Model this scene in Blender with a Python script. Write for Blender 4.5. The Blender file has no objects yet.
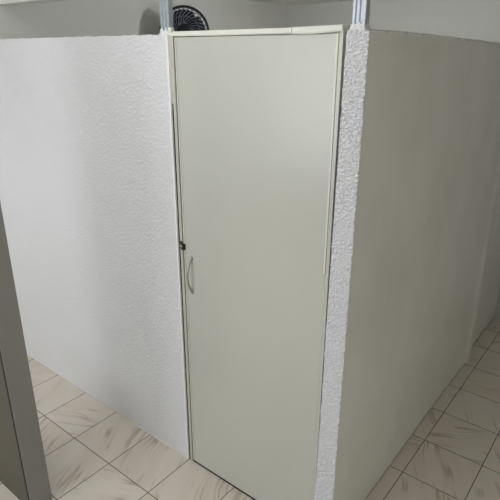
import bpy, bmesh, math, random
from mathutils import Vector, Matrix, noise

random.seed(7)
scene = bpy.context.scene
col = scene.collection

# ------------------------------------------------------------------ camera
CAM = Vector((0.0, 0.0, 1.991))
F_PX, YAW, PITCH, ROLL = 517.667, -0.671795, 0.363536, 0.0026817
fw = Vector((math.sin(YAW) * math.cos(PITCH), math.cos(YAW) * math.cos(PITCH), -math.sin(PITCH)))
rt = fw.cross(Vector((0, 0, 1))).normalized()
up = rt.cross(fw)
r2 = math.cos(ROLL) * rt + math.sin(ROLL) * up
u2 = -math.sin(ROLL) * rt + math.cos(ROLL) * up
cd = bpy.data.cameras.new('camera')
cd.sensor_fit = 'HORIZONTAL'
cd.sensor_width = 36.0
cd.lens = F_PX * 36.0 / 500.0
cd.clip_start = 0.02
cam = bpy.data.objects.new('camera', cd)
cam.matrix_world = Matrix(((r2.x, u2.x, -fw.x, CAM.x), (r2.y, u2.y, -fw.y, CAM.y), (r2.z, u2.z, -fw.z, CAM.z), (0, 0, 0, 1)))
col.objects.link(cam)
scene.camera = cam

# ------------------------------------------------------------------ world, lamps, exposure
w = bpy.data.worlds.new('world')
scene.world = w
w.use_nodes = True
w.node_tree.nodes['Background'].inputs[0].default_value = (0.5, 0.5, 0.5, 1)
w.node_tree.nodes['Background'].inputs[1].default_value = 0.05

def lamp(name, loc, power, radius, color):
    d = bpy.data.lights.new(name, 'POINT')
    d.energy = power
    d.shadow_soft_size = radius
    d.color = color
    o = bpy.data.objects.new(name, d)
    o.location = loc
    col.objects.link(o)
    return o

lamp('corridor_ceiling_light', (-1.42, 0.60, 2.66), 12, 0.16, (0.97, 0.99, 1.0))
lamp('cubicle_ceiling_light', (-1.62, 2.80, 2.31), 13.5, 0.074, (0.97, 0.99, 1.0))
lamp('passage_ceiling_light', (0.75, 3.3, 2.25), 0.4, 0.10, (1.0, 0.99, 0.98))
# added unseen fill behind the camera, in an opening cut for it
ad = bpy.data.lights.new('rear_fill', 'AREA')
ad.shape = 'RECTANGLE'
ad.size, ad.size_y = 3.2, 1.5
ad.energy = 47
ad.color = (0.94, 0.97, 1.0)
ao = bpy.data.objects.new('rear_fill', ad)
ao.location = (-2.10, -2.30, 1.55)
ao.rotation_euler = (math.radians(90), 0, 0)
col.objects.link(ao)
# unseen fill added at the corridor's left end to brighten the stucco wall
ad = bpy.data.lights.new('corridor_end_fill', 'AREA')
ad.shape = 'RECTANGLE'
ad.size, ad.size_y = 1.7, 1.5
ad.energy = 5.8
ad.color = (0.96, 0.98, 1.0)
ao = bpy.data.objects.new('corridor_end_fill', ad)
ao.location = (-3.86, 0.50, 1.25)
ao.rotation_euler = (math.radians(90), 0, math.radians(-90))
col.objects.link(ao)
# weaker unseen fill added at the right wall to lift the side partition
ad = bpy.data.lights.new('side_fill', 'AREA')
ad.shape = 'RECTANGLE'
ad.size, ad.size_y = 1.2, 0.8
ad.energy = 3.1
ad.color = (1.0, 0.99, 0.95)
ao = bpy.data.objects.new('side_fill', ad)
ao.location = (1.22, 0.95, 1.05)
ao.rotation_euler = (math.radians(90), 0, math.radians(90))
col.objects.link(ao)

scene.view_settings.view_transform = 'Standard'
scene.view_settings.look = 'None'
scene.view_settings.gamma = 1.0
scene.view_settings.use_curve_mapping = False
scene.view_settings.exposure = 0.2
scene.cycles.max_bounces = 10
scene.cycles.diffuse_bounces = 6
scene.cycles.use_denoising = True

# ------------------------------------------------------------------ material helpers
def srgb(r, g, b):
    f = lambda c: (c / 255.0) / 12.92 if c / 255.0 <= 0.04045 else ((c / 255.0 + 0.055) / 1.055) ** 2.4
    return (f(r), f(g), f(b), 1.0)

class Nodes:
    def __init__(self, name):
        self.m = bpy.data.materials.new(name)
        self.m.use_nodes = True
        self.t = self.m.node_tree
        self.b = self.t.nodes['Principled BSDF']
        self.pos = self.t.nodes.new('ShaderNodeTexCoord').outputs['Object']

    def link(self, a, b):
        self.t.links.new(a, b)

    def put(self, sock, v):
        if isinstance(v, bpy.types.NodeSocket):
            self.link(v, sock)
        else:
            sock.default_value = v

    def math(self, op, a, b=None, clamp=False):
        n = self.t.nodes.new('ShaderNodeMath')
        n.operation = op
        n.use_clamp = clamp
        self.put(n.inputs[0], a)
        if b is not None:
            self.put(n.inputs[1], b)
        return n.outputs[0]

    def noise(self, vec, scale, detail=2.0, rough=0.5):
        n = self.t.nodes.new('ShaderNodeTexNoise')
        self.put(n.inputs['Vector'], vec)
        n.inputs['Scale'].default_value = scale
        n.inputs['Detail'].default_value = detail
        n.inputs['Roughness'].default_value = rough
        return n.outputs['Fac']

    def mix(self, fac, a, b):
        n = self.t.nodes.new('ShaderNodeMix')
        n.data_type = 'RGBA'
        self.put(n.inputs[0], fac)
        self.put(n.inputs[6], a)
        self.put(n.inputs[7], b)
        return n.outputs[2]

    def ramp(self, fac, lo, hi):
        n = self.t.nodes.new('ShaderNodeMapRange')
        self.put(n.inputs[0], fac)
        n.inputs[1].default_value = lo
        n.inputs[2].default_value = hi
        return n.outputs[0]

    def xyz(self, vec):
        n = self.t.nodes.new('ShaderNodeSeparateXYZ')
        self.put(n.inputs[0], vec)
        return n.outputs

    def comb(self, x, y, z):
        n = self.t.nodes.new('ShaderNodeCombineXYZ')
        for i, v in enumerate((x, y, z)):
            self.put(n.inputs[i], v)
        return n.outputs[0]

    def bump(self, h, strength, dist):
        n = self.t.nodes.new('ShaderNodeBump')
        n.inputs['Strength'].default_value = strength
        n.inputs['Distance'].default_value = dist
        self.put(n.inputs['Height'], h)
        self.link(n.outputs[0], self.b.inputs['Normal'])

    def finish(self, color, rough, metallic=0.0, spec=0.5):
        self.put(self.b.inputs['Base Color'], color)
        self.put(self.b.inputs['Roughness'], rough)
        self.b.inputs['Metallic'].default_value = metallic
        self.b.inputs['Specular IOR Level'].default_value = spec
        return self.m

def paint(name, rgb, rough=0.6, mott=0.06, scale=3.0, bump=0.0, bscale=90.0, spec=0.4, metallic=0.0):
    n = Nodes(name)
    c = srgb(*rgb)
    dark = (c[0] * (1 - mott * 2), c[1] * (1 - mott * 2), c[2] * (1 - mott * 2.4), 1)
    fac = n.ramp(n.noise(n.pos, scale, 4.0, 0.55), 0.38, 0.72)
    if bump:
        n.bump(n.noise(n.pos, bscale, 3.0, 0.55), bump, 0.004)
    return n.finish(n.mix(fac, c, dark), rough, metallic, spec)

M_STUCCO = paint('white_stucco', (234, 234, 236), 0.42, 0.02, 2.0, 0.9, 240.0)
M_SMOOTH = paint('smooth_white_plaster', (237, 236, 228), 0.5, 0.05, 2.2, 0.12, 60.0)

def add_scuffs(m):
    """brown mop marks along the foot of a wall"""
    n = Nodes.__new__(Nodes)
    n.m, n.t = m, m.node_tree
    n.b = n.t.nodes['Principled BSDF']
    n.pos = n.t.nodes.new('ShaderNodeTexCoord').outputs['Object']
    old = n.b.inputs['Base Color'].links[0].from_socket
    z = n.xyz(n.pos)[2]
    edge = n.math('MULTIPLY', n.noise(n.pos, 16.0, 3.0, 0.6), 0.055)
    f = n.ramp(n.math('SUBTRACT', edge, z), 0.004, 0.022)
    n.put(n.b.inputs['Base Color'], n.mix(n.math('MULTIPLY', f, 0.55), old, srgb(128, 112, 92)))
add_scuffs(M_SMOOTH)
M_PLASTER = paint('raw_plaster', (226, 224, 214), 0.8, 0.04, 8.0, 0.3, 120.0)
M_BEAD = paint('bright_white_bead', (246, 246, 246), 0.45, 0.01, 8.0, 0.3, 150.0)
M_WALL = paint('pale_grey_wall_paint', (206, 206, 202), 0.6, 0.03, 1.5, 0.10, 50.0)
M_CEIL = paint('white_ceiling_paint', (228, 228, 225), 0.7, 0.02, 1.5)
M_NEAR = paint('taupe_shade_paint', (86, 82, 70), 0.5, 0.06, 2.5, 0.08, 60.0)  # dark tone stands in for shade on the near wall's face
M_JAMB = paint('grey_jamb_paint', (146, 143, 138), 0.55, 0.03, 3.0, 0.05, 60.0)
M_LEAF = paint('cream_door_laminate', (197, 197, 188), 0.22, 0.02, 1.6, 0.03, 35.0, 0.6)
M_TRIM = paint('off_white_edge_trim', (226, 226, 216), 0.4, 0.02, 4.0)
M_FRAME = paint('warm_grey_frame_paint', (196, 194, 182), 0.45, 0.05, 6.0)
M_GAP = paint('dark_gap_shade', (36, 36, 34), 0.8, 0.02, 5.0)  # dark colour painting the shade inside narrow gaps
M_STEEL = paint('galvanised_steel', (186, 193, 200), 0.38, 0.08, 14.0, 0.04, 60.0, 0.5, 0.55)
M_CHROME = paint('satin_metal', (168, 165, 150), 0.32, 0.02, 10.0, 0.0, 60.0, 0.5, 0.6)
M_LOCK = paint('tarnished_lock_metal', (62, 58, 48), 0.4, 0.2, 60.0, 0.2, 200.0, 0.5, 0.6)
M_BLACK = paint('black_fan_plastic', (22, 24, 30), 0.35, 0.02, 10.0)
M_WIRE = paint('grey_blue_guard_wire', (92, 96, 112), 0.3, 0.02, 10.0, 0.0, 60.0, 0.5, 0.3)
M_BLADE = paint('dark_blue_fan_plastic', (34, 37, 50), 0.25, 0.02, 10.0)

def tile_material():
    n = Nodes('marble_look_floor_tiles')
    PX, PY, X0, Y0 = 0.3035, 0.2992, -2.4935, 2.0985
    p = n.xyz(n.pos)
    tx = n.math('DIVIDE', n.math('SUBTRACT', p[0], X0), PX)
    ty = n.math('DIVIDE', n.math('SUBTRACT', p[1], Y0), PY)
    ix, iy = n.math('FLOOR', tx), n.math('FLOOR', ty)
    fx, fy = n.math('FRACT', tx), n.math('FRACT', ty)
    wn = n.t.nodes.new('ShaderNodeTexWhiteNoise')
    wn.noise_dimensions = '2D'
    n.link(n.comb(ix, iy, 0.0), wn.inputs['Vector'])
    rnd = wn.outputs['Value']
    rc = n.xyz(wn.outputs['Color'])
    # each tile is laid turned one way or the other
    s = n.math('GREATER_THAN', rnd, 0.5)
    cx, cy = n.math('SUBTRACT', fx, 0.5), n.math('SUBTRACT', fy, 0.5)
    def sel(a, b):
        return n.math('ADD', n.math('MULTIPLY', a, s), n.math('MULTIPLY', b, n.math('SUBTRACT', 1.0, s)))
    lx = sel(cx, cy)
    ly = sel(cy, n.math('MULTIPLY', cx, -1.0))
    # vein direction about 25 degrees off the tile side, bent by a slow noise
    warp = n.math('MULTIPLY', n.math('SUBTRACT', n.noise(n.comb(n.math('ADD', lx, n.math('MULTIPLY', rc[0], 9.0)), ly, rc[1]), 1.6, 1.0), 0.5), 0.20)
    a = n.math('ADD', n.math('ADD', n.math('MULTIPLY', lx, 0.90), n.math('MULTIPLY', ly, 0.42)), 0.0)
    b = n.math('ADD', n.math('SUBTRACT', n.math('MULTIPLY', ly, 0.90), n.math('MULTIPLY', lx, 0.42)), warp)
    off = n.math('MULTIPLY', rnd, 37.0)
    vec = n.comb(n.math('ADD', n.math('MULTIPLY', a, 0.17), off), n.math('MULTIPLY', b, 2.7), n.math('MULTIPLY', rc[2], 11.0))
    v = n.noise(vec, 1.9, 2.0, 0.45)
    ridge = n.math('SUBTRACT', 1.0, n.math('MULTIPLY', n.math('ABSOLUTE', n.math('SUBTRACT', v, 0.5)), 21.0), True)
    ridge = n.math('POWER', ridge, 1.5)
    mask = n.ramp(n.noise(n.comb(n.math('ADD', lx, off), ly, 0.0), 1.7, 1.0), 0.46, 0.62)
    vein = n.math('MULTIPLY', ridge, mask)
    broad = n.ramp(n.noise(vec, 0.9, 2.0), 0.42, 0.75)
    c = n.mix(n.math('MULTIPLY', broad, 0.45), srgb(222, 214, 202), srgb(200, 188, 171))
    c = n.mix(n.math('MULTIPLY', vein, 0.55), c, srgb(136, 116, 96))
    # joints
    ex = n.math('MULTIPLY', n.math('SUBTRACT', 0.5, n.math('ABSOLUTE', cx)), PX)
    ey = n.math('MULTIPLY', n.math('SUBTRACT', 0.5, n.math('ABSOLUTE', cy)), PY)
    d = n.math('MINIMUM', ex, ey)
    g = n.math('SUBTRACT', 1.0, n.ramp(d, 0.0014, 0.0024))
    c = n.mix(g, c, srgb(58, 44, 32))
    n.bump(n.math('MULTIPLY', n.ramp(d, 0.0005, 0.003), 1.0), 0.3, 0.002)
    r = n.math('ADD', n.math('MULTIPLY', g, 0.5), 0.30)
    return n.finish(c, r, 0.0, 0.45)

M_TILE = tile_material()

# ------------------------------------------------------------------ mesh helpers
def obj(name, bm, mats, parent=None, smooth=False, recalc=True):
    if recalc:
        bmesh.ops.recalc_face_normals(bm, faces=bm.faces[:])
    me = bpy.data.meshes.new(name)
    bm.to_mesh(me)
    bm.free()
    for m in (mats if isinstance(mats, (list, tuple)) else [mats]):
        me.materials.append(m)
    if smooth:
        for p in me.polygons:
            p.use_smooth = True
    o = bpy.data.objects.new(name, me)
    col.objects.link(o)
    if parent is not None:
        o.parent = parent
    return o

def add_box(bm, x0, x1, y0, y1, z0, z1, bev=0.0, mi=0):
    r = bmesh.ops.create_cube(bm, size=1.0)
    for v in r['verts']:
        v.co = Vector(((x0 + x1) / 2 + v.co.x * (x1 - x0), (y0 + y1) / 2 + v.co.y * (y1 - y0), (z0 + z1) / 2 + v.co.z * (z1 - z0)))
    faces = list({f for v in r['verts'] for f in v.link_faces})
    for f in faces:
        f.material_index = mi
    if bev:
        edges = list({e for f in faces for e in f.edges})
        bmesh.ops.bevel(bm, geom=edges, offset=bev, segments=2, affect='EDGES', profile=0.6)
    return bm

def box(*a, **k):
    return add_box(bmesh.new(), *a, **k)

def add_tube(bm, pts, rad, seg=8, closed=False, cap=True, flat=None):
    pts = [Vector(p) for p in pts]
    rings, n = [], len(pts)
    prev = None
    for i, p in enumerate(pts):
        a = pts[(i - 1) % n] if (closed or i > 0) else p
        b = pts[(i + 1) % n] if (closed or i < n - 1) else p
        t = (b - a).normalized()
        if prev is None:
            s = t.orthogonal().normalized()
        else:
            s = (prev - t * prev.dot(t)).normalized()
        prev = s
        q = t.cross(s)
        r = rad[i] if isinstance(rad, (list, tuple)) else rad
        rings.append([bm.verts.new(p + s * r * math.cos(k * 2 * math.pi / seg) + q * r * math.sin(k * 2 * math.pi / seg)) for k in range(seg)])
    for i in range(n if closed else n - 1):
        A, B = rings[i], rings[(i + 1) % n]
        for k in range(seg):
            bm.faces.new((A[k], A[(k + 1) % seg], B[(k + 1) % seg], B[k]))
    if cap and not closed:
        bm.faces.new(rings[0])
        bm.faces.new(rings[-1])
    return bm

def add_lathe(bm, prof, seg=32):
    """profile of (radius, height along z)"""
    rings = []
    for r, z in prof:
        rings.append([bm.verts.new((r * math.cos(k * 2 * math.pi / seg), r * math.sin(k * 2 * math.pi / seg), z)) for k in range(seg)])
    for A, B in zip(rings, rings[1:]):
        for k in range(seg):
            bm.faces.new((A[k], A[(k + 1) % seg], B[(k + 1) % seg], B[k]))
    bm.faces.new(rings[0])
    bm.faces.new(rings[-1])
    return bm

def struct(name, bm, mats, **k):
    o = obj(name, bm, mats, **k)
    o['kind'] = 'structure'
    return o

def thing(name, label, cat, loc=(0, 0, 0), group=None):
    o = bpy.data.objects.new(name, None)
    o.empty_display_size = 0.1
    o.location = loc
    o['label'] = label
    o['category'] = cat
    if group:
        o['group'] = group
    col.objects.link(o)
    return o

# ------------------------------------------------------------------ key sizes (metres)
YF = 1.487            # front face of the cubicle
YB = 1.570            # its back face
XL = -1.585           # right end of the stucco front wall
XP = -0.8165          # left side of the end pier
XR = -0.742           # outer (right) face of the side partition
TOP = 2.057           # partition height
XW = -2.88            # left room wall
XC = -3.90            # the corridor's own left end
YW = 4.136            # back room wall
ZC = 2.385            # ceiling over the cubicle

# ------------------------------------------------------------------ setting: shell
struct('floor', box(-4.0, 1.35, -2.45, 4.24, -0.06, 0.0), M_TILE)
struct('wall_left', add_box(box(-2.98, XW, YB - 0.005, 4.24, 0.0, 2.05), -2.98, XW, 1.492, 4.24, 2.05, 2.9), M_WALL)
bm = box(XC - 0.1, XC, -2.45, -0.36, 0.0, 2.9)
add_box(bm, XC - 0.1, XC, 1.36, YB, 0.0, 2.9)
add_box(bm, XC - 0.1, XC, -0.36, 1.36, 0.0, 0.48)
add_box(bm, XC - 0.1, XC, -0.36, 1.36, 2.02, 2.9)
struct('wall_left_corridor', bm, M_WALL)
struct('wall_back', box(XW, 1.35, YW, 4.24, 0.0, 2.9), M_WALL)
bm = box(1.25, 1.35, -2.45, 0.33, 0.0, 2.9)
add_box(bm, 1.25, 1.35, 1.57, YW, 0.0, 2.9)
add_box(bm, 1.25, 1.35, 0.33, 1.57, 0.0, 0.63)
add_box(bm, 1.25, 1.35, 0.33, 1.57, 1.47, 2.9)
struct('wall_right', bm, M_WALL)
bm = box(XC, 1.25, -2.45, -2.35, 0.0, 0.78)
add_box(bm, XC, 1.25, -2.45, -2.35, 2.32, 2.9)
add_box(bm, XC, -3.72, -2.45, -2.35, 0.78, 2.32)
add_box(bm, -0.45, 1.25, -2.45, -2.35, 0.78, 2.32)
struct('wall_rear', bm, M_WALL)
bm = box(XW, 1.25, 1.49, YW, ZC, ZC + 0.08)
struct('ceiling', bm, M_CEIL)
struct('ceiling_corridor', box(XC, 1.25, -2.35, 1.49, 2.78, 2.86), M_CEIL)
# beam over the cubicle front that carries the posts
struct('trim_1', box(XC, 1.25, 1.492, 1.573, 2.222, 2.78), M_WALL)

# near wall end at the left edge of the picture, with a jamb board on its end
struct('wall_near', add_box(box(-2.09, -1.9300, 0.790, 0.886, 0.0, 2.78), -2.32, -2.09, 0.790, 0.886, 0.0, 0.36), M_NEAR)  # foot extension added, kept low so light passes over it
struct('trim_2', box(-1.9100, -1.9065, 0.7880, 0.889, 0.0, 2.78), M_JAMB)
struct('gap_shade_strip', box(-1.9300, -1.9100, 0.7890, 0.887, 0.0, 2.78), M_GAP)  # flush dark strip painted as the gap's shade beside the jamb board

# ------------------------------------------------------------------ setting: partitions
def stucco_height(x, y, z, scale, seed):
    p = Vector((x * scale + seed, y * scale, z * scale))
    a = noise.noise(p)
    b = noise.noise(p * 2.3 + Vector((7.1, 3.3, 1.7)))
    v = a * 0.7 + b * 0.45
    return max(v, -0.15) + 0.15

def rough_grid(bm, x0, x1, z0, ztop, step, amp, scale, seed, rag, mi, edge_fade=0.0, patchy=False, lean=0.0):
    """stucco face at y = YF bulging towards -y; its rim follows a ragged top and sides"""
    nx, nz = max(2, round((x1 - x0) / step)), round((ztop - z0) / step)
    rows = []
    for j in range(nz + 1):
        v = j / nz
        row = []
        for i in range(nx + 1):
            u = i / nx
            x, z = x0 + (x1 - x0) * u - lean * (1 - u) * (1 - v), z0 + (ztop - z0) * v
            e = 1.0
            if edge_fade:
                e = min(1.0, min(i, nx - i) / edge_fade + 0.35)
            if patchy:
                e *= 0.25 + 0.75 * min(1.0, max(0.0, (x + 2.75) / 0.9 + 0.35 * noise.noise(Vector((x * 3, z * 3, 1))) + 0.25 * (z - 1.2)))
            h = stucco_height(x, 0, z, scale, seed) * amp * e
            dx = 0.0
            if i in (0, nx):
                dx = noise.noise(Vector((seed + i, z * 45, 0))) * rag * 0.45
            dz = 0.0
            if j == nz:
                dz = (noise.noise(Vector((x * 22, seed, 0))) * 0.6 + noise.noise(Vector((x * 70, seed, 4))) * 0.4) * rag * 1.5
                h = h * 0.5 + 0.004 * max(0.0, noise.noise(Vector((x * 26, seed, 8))))
            row.append(bm.verts.new((x + dx, YF - h, z + dz)))
        rows.append(row)
    for A, B in zip(rows, rows[1:]):
        for i in range(len(A) - 1):
            f = bm.faces.new((A[i], A[i + 1], B[i + 1], B[i]))
            f.material_index = mi
    return rows

def strip(bm, A, B, mi=0):
    for i in range(len(A) - 1):
        bm.faces.new((A[i], A[i + 1], B[i + 1], B[i])).material_index = mi

# stucco front wall left of the door
bm = bmesh.new()
rows = rough_grid(bm, XC, XL, 0.0, TOP, 0.0042, 0.0078, 135.0, 3.0, 0.006, 0, patchy=True)
top = rows[-1]
back = [bm.verts.new((v.co.x, YB, TOP - 0.002)) for v in top]
strip(bm, top, back)
right = [r[-1] for r in rows]
rb = [bm.verts.new((XL, YB, v.co.z)) for v in right]
strip(bm, right, rb)
bl = [bm.verts.new((XC, YB, z)) for z in (0.0, TOP)]
br = [bm.verts.new((XL, YB, z)) for z in (0.0, TOP)]
bm.faces.new((bl[0], br[0], br[1], bl[1]))
struct('wall_front', bm, M_STUCCO, smooth=True)

# bright plaster bead down the wall's right edge, where it meets the door frame
bm = bmesh.new()
N = 170
rings = []
for k in range(N + 1):
    z = (TOP - 0.004) * k / N
    j1, j2 = noise.noise(Vector((z * 30, 1, 0))), noise.noise(Vector((z * 55, 4, 2)))
    xa, xb, d = XL - 0.010 - 0.003 * j1 - 0.004 * (z / TOP), XL + 0.0015 + 0.0012 * j2, 0.0075 + 0.0015 * j2
    rings.append([bm.verts.new(p) for p in ((xa, YF + 0.004, z), (xa + 0.003, YF - d * 0.8, z), ((xa + xb) / 2, YF - d, z), (xb - 0.002, YF - d * 0.8, z), (xb, YF + 0.004, z))])
for A, B in zip(rings, rings[1:]):
    strip(bm, A, B)
    bm.faces.new((A[4], A[0], B[0], B[4]))
bm.faces.new(rings[0])
bm.faces.new(rings[-1])
struct('trim_5', bm, M_BEAD, smooth=False)

# bead of filler along the foot of the stucco wall
bm = bmesh.new()
pts, rad = [], []
for k in range(141):
    x = XL - 0.004 - 1.0 * k / 140
    pts.append((x, YF - 0.004, 0.002))
    rad.append(max(0.0012, 0.0042 + 0.0045 * noise.noise(Vector((x * 16, 0, 3))) - 0.0028 * (k / 140)))
add_tube(bm, pts, rad, 8)
struct('trim_4', bm, M_PLASTER, smooth=True)

# side partition: rough stucco on its end (the pier beside the door), smooth on its long face
bm = bmesh.new()
rows = rough_grid(bm, XP, XR, 0.0, TOP - 0.002, 0.0021, 0.0125, 160.0, 11.0, 0.007, 0, edge_fade=2.0, lean=0.0125)
right = [r[-1] for r in rows]
left = [r[0] for r in rows]
def side_dip(y):
    t = max(0.0, (y - 1.75) / 1.3)
    return -0.020 * min(1.0, t) ** 1.3 if y < 3.05 else -0.020
ys = [YF + 0.006 + (YW - YF - 0.006) * k / 220 for k in range(221)]
def bulge(y, z):
    """plaster joint and slow unevenness of the long face"""
    k = 0.006 * noise.noise(Vector((y * 1.7, z * 1.3, 2.0)))
    c = 3.345 + 0.012 * noise.noise(Vector((z * 3, 0, 9)))
    d = abs(y - c) / 0.055
    k += 0.016 * math.exp(-d * d)
    if y > c + 0.05:
        k -= 0.026 * min(1.0, (y - c - 0.05) / 0.05)
    return k * min(1.0, (y - YF) / 0.25)
nzs = 60
grid = []
for y in ys:
    ztop = TOP - 0.002 + side_dip(y) + 0.004 * noise.noise(Vector((y * 14, 5, 0))) + 0.0025 * noise.noise(Vector((y * 60, 5, 3)))
    zs = [(ztop - 0.006) * k / (nzs - 1) for k in range(nzs)] + [ztop]
    lip = 0.0065 * max(0.0, 0.5 + noise.noise(Vector((y * 30, 2, 1)))) * (1.0 if y < 2.3 else 0.35)
    grid.append([bm.verts.new((XR + bulge(y, z) + (lip if k == nzs else 0.0), y, z)) for k, z in enumerate(zs)])
for a, (A, B) in enumerate(zip(grid, grid[1:])):
    mi = 2 if 3.30 < ys[a] < 3.40 else 1
    for k in range(nzs):
        bm.faces.new((A[k], B[k], B[k + 1], A[k + 1])).material_index = (3 if ys[a] < 2.35 and noise.noise(Vector((ys[a] * 21, 3, 5))) > -0.25 else 2) if k == nzs - 1 else mi
# corner bead between the end and the long face
n = len(right)
for j in range(n - 1):
    k = min(nzs - 1, int(j / (n - 1) * nzs))
    a, b = right[j], right[j + 1]
    k2 = min(nzs, int((j + 1) / (n - 1) * nzs))
    bm.faces.new((a, grid[0][k], b)).material_index = 0
    if k2 != k or j == n - 2:
        bm.faces.new((b, grid[0][k], grid[0][min(nzs, k + 1)])).material_index = 0
# lumpy top and inner face
tl = []
for A in grid:
    y = A[0].co.y
    tl.append((A[-1], bm.verts.new((XR - 0.010, y, A[-1].co.z + 0.003 + 0.003 * noise.noise(Vector((y * 33, 0, 7))))), bm.verts.new((XP, y, A[-1].co.z - 0.004)), bm.verts.new((XP, y, 0.0))))
for A, B in zip(tl, tl[1:]):
    bm.faces.new((A[0], B[0], B[1], A[1])).material_index = 2
    bm.faces.new((A[1], B[1], B[2], A[2])).material_index = 2
    bm.faces.new((A[2], B[2], B[3], A[3])).material_index = 1
topv = rows[-1]
for i in range(len(topv) - 1):
    bm.faces.new((topv[i], topv[i + 1], tl[0][1] if i >= len(topv) // 2 else tl[0][2])).material_index = 0
bm.faces.new((topv[len(topv) // 2], tl[0][1], tl[0][2])).material_index = 0
for j in range(n - 1):
    bm.faces.new((left[j], left[j + 1], tl[0][2] if j >= n // 2 else tl[0][3])).material_index = 0
bm.faces.new((left[n // 2], tl[0][2], tl[0][3])).material_index = 0
struct('wall_side', bm, [M_STUCCO, M_SMOOTH, M_PLASTER, M_BEAD], smooth=True)

# ------------------------------------------------------------------ door
door = bpy.data.objects.new('door_1', None)
door.location = (-1.20, YF, 0.0)
door['kind'] = 'structure'
col.objects.link(door)
def dpart(name, bm, mat, parent=None, label=None, smooth=False):
    for v in bm.verts:
        v.co -= door.location
    o = obj(name, bm, mat, parent or door, smooth=smooth)
    if label:
        o['label'] = label
    return o

dpart('jamb_filler', box(-1.5855, -1.5735, YF + 0.001, YB - 0.02, 1.80, 2.050), M_FRAME)
# open cleft between jamb and leaf; other gaps are dark strips painting shade
dpart('jamb', box(-1.5735, -1.5590, YF - 0.003, YB - 0.01, 0.0, 2.052, bev=0.0012), M_FRAME, label='warm grey strip along the left side of the doorway')
dpart('jamb', box(-0.8400, -0.8275, YF + 0.000, YB - 0.01, 0.0, 2.060, bev=0.0008), M_LEAF)
dpart('jamb_gap_shade', add_box(box(-1.5855, -1.5735, YF + 0.0005, YB - 0.02, 0.0, 1.80), -0.8275, -0.8155, YF + 0.022, YB - 0.02, 0.0, 2.045), M_GAP, label='dark strip painted as shade beside the door frame')
dpart('under_door_shade', box(-1.5590, -0.8275, YF + 0.0005, YF + 0.034, 0.0002, 0.0082), M_GAP, label='dark strip painted as shade under the door')  # dark sill painted as the shade beneath the leaf
leaf = dpart('door_leaf', box(-1.5545, -0.8405, YF + 0.001, YF + 0.034, 0.009, 2.047, bev=0.0018), M_LEAF, label='pale cream laminate door leaf')
dpart('edge_trim', box(-1.5515, -1.5470, YF - 0.0022, YF + 0.0008, 0.012, 2.044, bev=0.0008), M_TRIM, leaf)
bm = box(-0.8490, -0.8420, YF - 0.0022, YF + 0.0008, 1.808, 2.046, bev=0.0008)
add_box(bm, -0.8480, -0.8420, YF - 0.0018, YF + 0.0008, 1.26, 1.804, bev=0.0008)
dpart('edge_trim', bm, M_TRIM, leaf)
# head trim in two lengths, the joint a little open and the lower lip wavy
def head(x0, x1, z0a, z0b, z1a, z1b, wav):
    bm = bmesh.new()
    N = 24
    ring = []
    for k in range(N + 1):
        t = k / N
        x = x0 + (x1 - x0) * t
        lo = z0a + (z0b - z0a) * t + wav * math.sin(t * 3.1) * (1 - 0.6 * t)
        hi = z1a + (z1b - z1a) * t
        ring.append([bm.verts.new(p) for p in ((x, YF - 0.005, lo), (x, YF - 0.007, lo + 0.004), (x, YF - 0.007, hi - 0.002), (x, YF - 0.004, hi), (x, YF + 0.036, hi), (x, YF + 0.036, lo))])
    for A, B in zip(ring, ring[1:]):
        for k in range(6):
            bm.faces.new((A[k], A[(k + 1) % 6], B[(k + 1) % 6], B[k]))
    bm.faces.new(ring[0])
    bm.faces.new(ring[-1])
    return bm
dpart('head_trim', head(-1.5755, -1.0115, 2.0500, 2.0495, 2.0665, 2.0675, -0.001), M_TRIM)
dpart('head_trim', head(-1.0095, -0.8285, 2.0485, 2.0530, 2.0685, 2.0715, -0.004), M_TRIM)
dpart('corner_block', box(-1.5770, -1.5590, YF - 0.010, YF + 0.006, 2.0615, 2.0810, bev=0.002), M_TRIM, label='small white block on the upper left corner of the frame')
# pull handle
pts = []
for k in range(21):
    t = k / 20
    bow = math.sin(math.pi * t)
    pts.append((-1.5085 - 0.003 * t, YF + 0.002 - 0.030 * bow ** 0.75, 1.152 - 0.166 * t))
rad = [0.0048 - 0.0006 * math.sin(math.pi * k / 20) for k in range(21)]
hb = add_tube(bmesh.new(), pts, rad, 10)
hd = dpart('handle', hb, M_CHROME, smooth=True, label='slim bowed pull handle in satin metal')
for z, x in ((1.152, -1.5085), (0.986, -1.5115)):
    bm = add_lathe(bmesh.new(), [(0.0075, 0.0), (0.0085, 0.001), (0.0075, 0.004), (0.004, 0.006)], 20)
    for v in bm.verts:
        c = v.co.copy()
        v.co = Vector((x + c.x, YF + 0.001 - c.z, z + c.y))
    o = dpart('handle_foot', bm, M_CHROME, smooth=True)
    o.parent = hd
# lock at the leaf's edge: keyhole barrel, strike lip and a small turned latch
lb = box(-1.5580, -1.5440, YF - 0.006, YF + 0.004, 1.182, 1.212, bev=0.002)
lk = dpart('lock', lb, M_LOCK, label='small tarnished dark lock on the left edge of the door')
bm = add_lathe(bmesh.new(), [(0.0075, 0.0), (0.0085, 0.002), (0.0085, 0.009), (0.006, 0.012)], 20)
for v in bm.verts:
    c = v.co.copy()
    v.co = Vector((-1.5505 + c.x, YF - 0.005 - c.z, 1.192 + c.y))
o = dpart('lock_barrel', bm, M_LOCK, smooth=True)
o.parent = lk
o = dpart('latch_tongue', add_tube(bmesh.new(), [(-1.5640, YF - 0.008, 1.220), (-1.5590, YF - 0.010, 1.214), (-1.5520, YF - 0.010, 1.204)], [0.004, 0.0055, 0.004], 10), M_LOCK, smooth=True)
o.parent = lk

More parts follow.
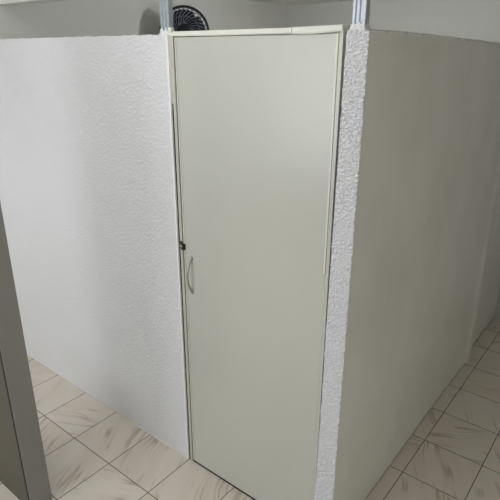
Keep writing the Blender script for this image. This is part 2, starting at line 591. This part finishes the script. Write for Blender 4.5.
# ------------------------------------------------------------------ posts on the partition tops
def post(x0, x1, y0, y1, zb, label, plaster_seed):
    t = thing('metal_post', label, 'post', ((x0 + x1) / 2, (y0 + y1) / 2, zb), 'steel posts above the cubicle front')
    L = t.location
    # a folded stud: front web with two pressed grooves, two flanges, two lips
    g, T = 0.0045, 0.0012
    W = x1 - x0
    prof = [(x0 + 0.010, y1), (x0, y1), (x0, y0)]
    for c in (x0 + W * 0.32, x0 + W * 0.66):
        prof += [(c - 0.006, y0), (c - 0.003, y0 + g), (c + 0.003, y0 + g), (c + 0.006, y0)]
    prof += [(x1, y0), (x1, y1), (x1 - 0.010, y1)]
    bm = bmesh.new()
    lo = [bm.verts.new((x - L.x, y - L.y, 0.0)) for x, y in prof]
    hi = [bm.verts.new((x - L.x, y - L.y, 2.222 - zb)) for x, y in prof]
    strip(bm, lo, hi)
    o = obj('stud', bm, M_STEEL, t)
    md = o.modifiers.new('sheet', 'SOLIDIFY')
    md.thickness = T
    md.offset = 0.0
    # plaster splashed over the foot
    bm = bmesh.new()
    rings = []
    for j in range(15):
        v = j / 14
        ring = []
        for k in range(40):
            a = 2 * math.pi * k / 40
            ca, sa = math.cos(a), math.sin(a)
            m = max(abs(ca), abs(sa))
            ox, oy = ca / m, sa / m
            nz = noise.noise(Vector((ca * 2.2 + plaster_seed, sa * 2.2, v * 3.0)))
            hgt = 0.020 + 0.018 * noise.noise(Vector((ca * 3 + plaster_seed, sa * 3, 8.0)))
            fat = 0.0022 + 0.005 * (1 - v) ** 1.8 + 0.002 * nz
            ring.append(bm.verts.new((ox * ((x1 - x0) / 2 + fat), oy * ((y1 - y0) / 2 + fat), v * hgt)))
        rings.append(ring)
    for A, B in zip(rings, rings[1:]):
        for k in range(40):
            bm.faces.new((A[k], A[(k + 1) % 40], B[(k + 1) % 40], B[k]))
    o = obj('plaster_splash', bm, M_STUCCO, t, smooth=True)
    o['label'] = 'white plaster smeared on the post foot'
    return t

post(-1.6310, -1.5830, 1.492, 1.512, TOP - 0.001, 'grey steel post rising behind the left upper corner of the door, beside the fan', 1.0)
post(-0.8030, -0.7620, 1.492, 1.516, TOP - 0.003, 'grey steel post standing on the rough white pier right of the door', 5.0)

# ------------------------------------------------------------------ wall fan behind the door
FC = Vector((-2.62, 2.602, 2.114))
R = 0.158
fan = thing('wall_fan', 'black round wall fan with a wire guard, half hidden behind the door top', 'fan', FC)
nrm = (CAM - FC)
nrm.z *= 0.3
nrm.normalize()                         # the fan looks out towards the doorway
sx = Vector((0, 0, 1)).cross(nrm).normalized()
sy = nrm.cross(sx)
def place(bm):
    for v in bm.verts:
        c = v.co.copy()
        v.co = sx * c.x + sy * c.y + nrm * c.z
    return bm
def circle(r, z, n=64):
    return [(r * math.cos(2 * math.pi * k / n), r * math.sin(2 * math.pi * k / n), z) for k in range(n)]
bm = bmesh.new()
add_tube(bm, circle(R, 0.0), 0.0065, 8, True)
rim = obj('guard_rim', place(bm), M_BLACK, fan, smooth=True)
bm = bmesh.new()
add_tube(bm, circle(R - 0.010, 0.014), 0.0022, 6, True)
add_tube(bm, circle(R * 0.62, 0.036), 0.0018, 6, True)
add_tube(bm, circle(R * 0.34, 0.041), 0.0022, 6, True)
NW = 30
for k in range(NW):
    a0 = 2 * math.pi * k / NW
    pts = []
    for j in range(9):
        t = j / 8
        r = R * (0.34 + 0.66 * t)
        a = a0 + 0.75 * (1 - t)            # the wires spiral into the hub
        z = 0.042 * (1 - t ** 2.6)
        pts.append((r * math.cos(a), r * math.sin(a), z))
    add_tube(bm, pts, 0.0023, 6)
g1 = obj('front_guard', place(bm), M_WIRE, fan, smooth=True)
bm = bmesh.new()
add_tube(bm, circle(R - 0.004, -0.012), 0.003, 6, True)
add_tube(bm, circle(R * 0.55, -0.052), 0.002, 6, True)
for k in range(36):
    a = 2 * math.pi * k / 36
    add_tube(bm, [(r * math.cos(a), r * math.sin(a), z) for r, z in ((R, -0.006), (R * 0.85, -0.034), (R * 0.55, -0.052), (R * 0.30, -0.056))], 0.0014, 5)
obj('rear_guard', place(bm), M_BLACK, fan, smooth=True)
badge = add_lathe(bmesh.new(), [(R * 0.34, 0.038), (R * 0.34, 0.044), (R * 0.28, 0.049), (0.004, 0.051)], 32)
o = obj('guard_badge', place(badge), M_BLACK, g1, smooth=True)
hub = obj('hub', place(add_lathe(bmesh.new(), [(0.030, -0.030), (0.036, -0.012), (0.034, 0.014), (0.022, 0.022), (0.003, 0.024)], 28)), M_BLADE, fan, smooth=True)
for k in range(5):
    bm = bmesh.new()
    a0 = 2 * math.pi * k / 5 + 0.05
    NU, NV = 10, 8
    g = []
    for i in range(NU + 1):
        t = i / NU
        r = 0.026 + (R * 0.88 - 0.026) * t
        half = 0.26 + 0.40 * math.sin(math.pi * min(1, 0.15 + t * 0.62)) - 0.30 * max(0, t - 0.82)
        row = []
        for j in range(NV + 1):
            s = j / NV * 2 - 1
            a = a0 + s * half + 0.28 * t
            row.append((r * math.cos(a), r * math.sin(a), 0.018 * s * (1 - 0.35 * t) + 0.004 * s * s - 0.006))
        g.append(row)
    f = [[bm.verts.new(p) for p in row] for row in g]
    b = [[bm.verts.new((p[0], p[1], p[2] - 0.0022)) for p in row] for row in g]
    for i in range(NU):
        for j in range(NV):
            bm.faces.new((f[i][j], f[i][j + 1], f[i + 1][j + 1], f[i + 1][j]))
            bm.faces.new((b[i][j], b[i + 1][j], b[i + 1][j + 1], b[i][j + 1]))
    rim_f = f[0] + [f[i][NV] for i in range(1, NU + 1)] + f[NU][::-1][1:] + [f[i][0] for i in range(NU - 1, 0, -1)]
    rim_b = b[0] + [b[i][NV] for i in range(1, NU + 1)] + b[NU][::-1][1:] + [b[i][0] for i in range(NU - 1, 0, -1)]
    m = len(rim_f)
    for i in range(m):
        bm.faces.new((rim_f[i], rim_f[(i + 1) % m], rim_b[(i + 1) % m], rim_b[i]))
    obj('blade', place(bm), M_BLADE, fan, smooth=True)
obj('motor_housing', place(add_lathe(bmesh.new(), [(0.050, -0.050), (0.056, -0.066), (0.054, -0.112), (0.040, -0.135), (0.006, -0.142)], 32)), M_BLACK, fan, smooth=True)
# arm down from the motor and back to the wall plate
m0 = nrm * -0.105
wall_x = XW - FC.x
bm = add_tube(bmesh.new(), [m0 + Vector((0, 0, -0.045)), m0 + Vector((0, 0, -0.10)), m0 + Vector((-0.02, 0.005, -0.145)), Vector((wall_x + 0.05, m0.y + 0.008, -0.165)), Vector((wall_x + 0.018, m0.y + 0.008, -0.165))], [0.018, 0.018, 0.017, 0.017, 0.020], 14)
obj('bracket_arm', bm, M_BLACK, fan, smooth=True)
y = m0.y + 0.008
obj('wall_plate', box(wall_x + 0.0005, wall_x + 0.020, y - 0.045, y + 0.045, -0.235, -0.095, bev=0.005), M_BLACK, fan)
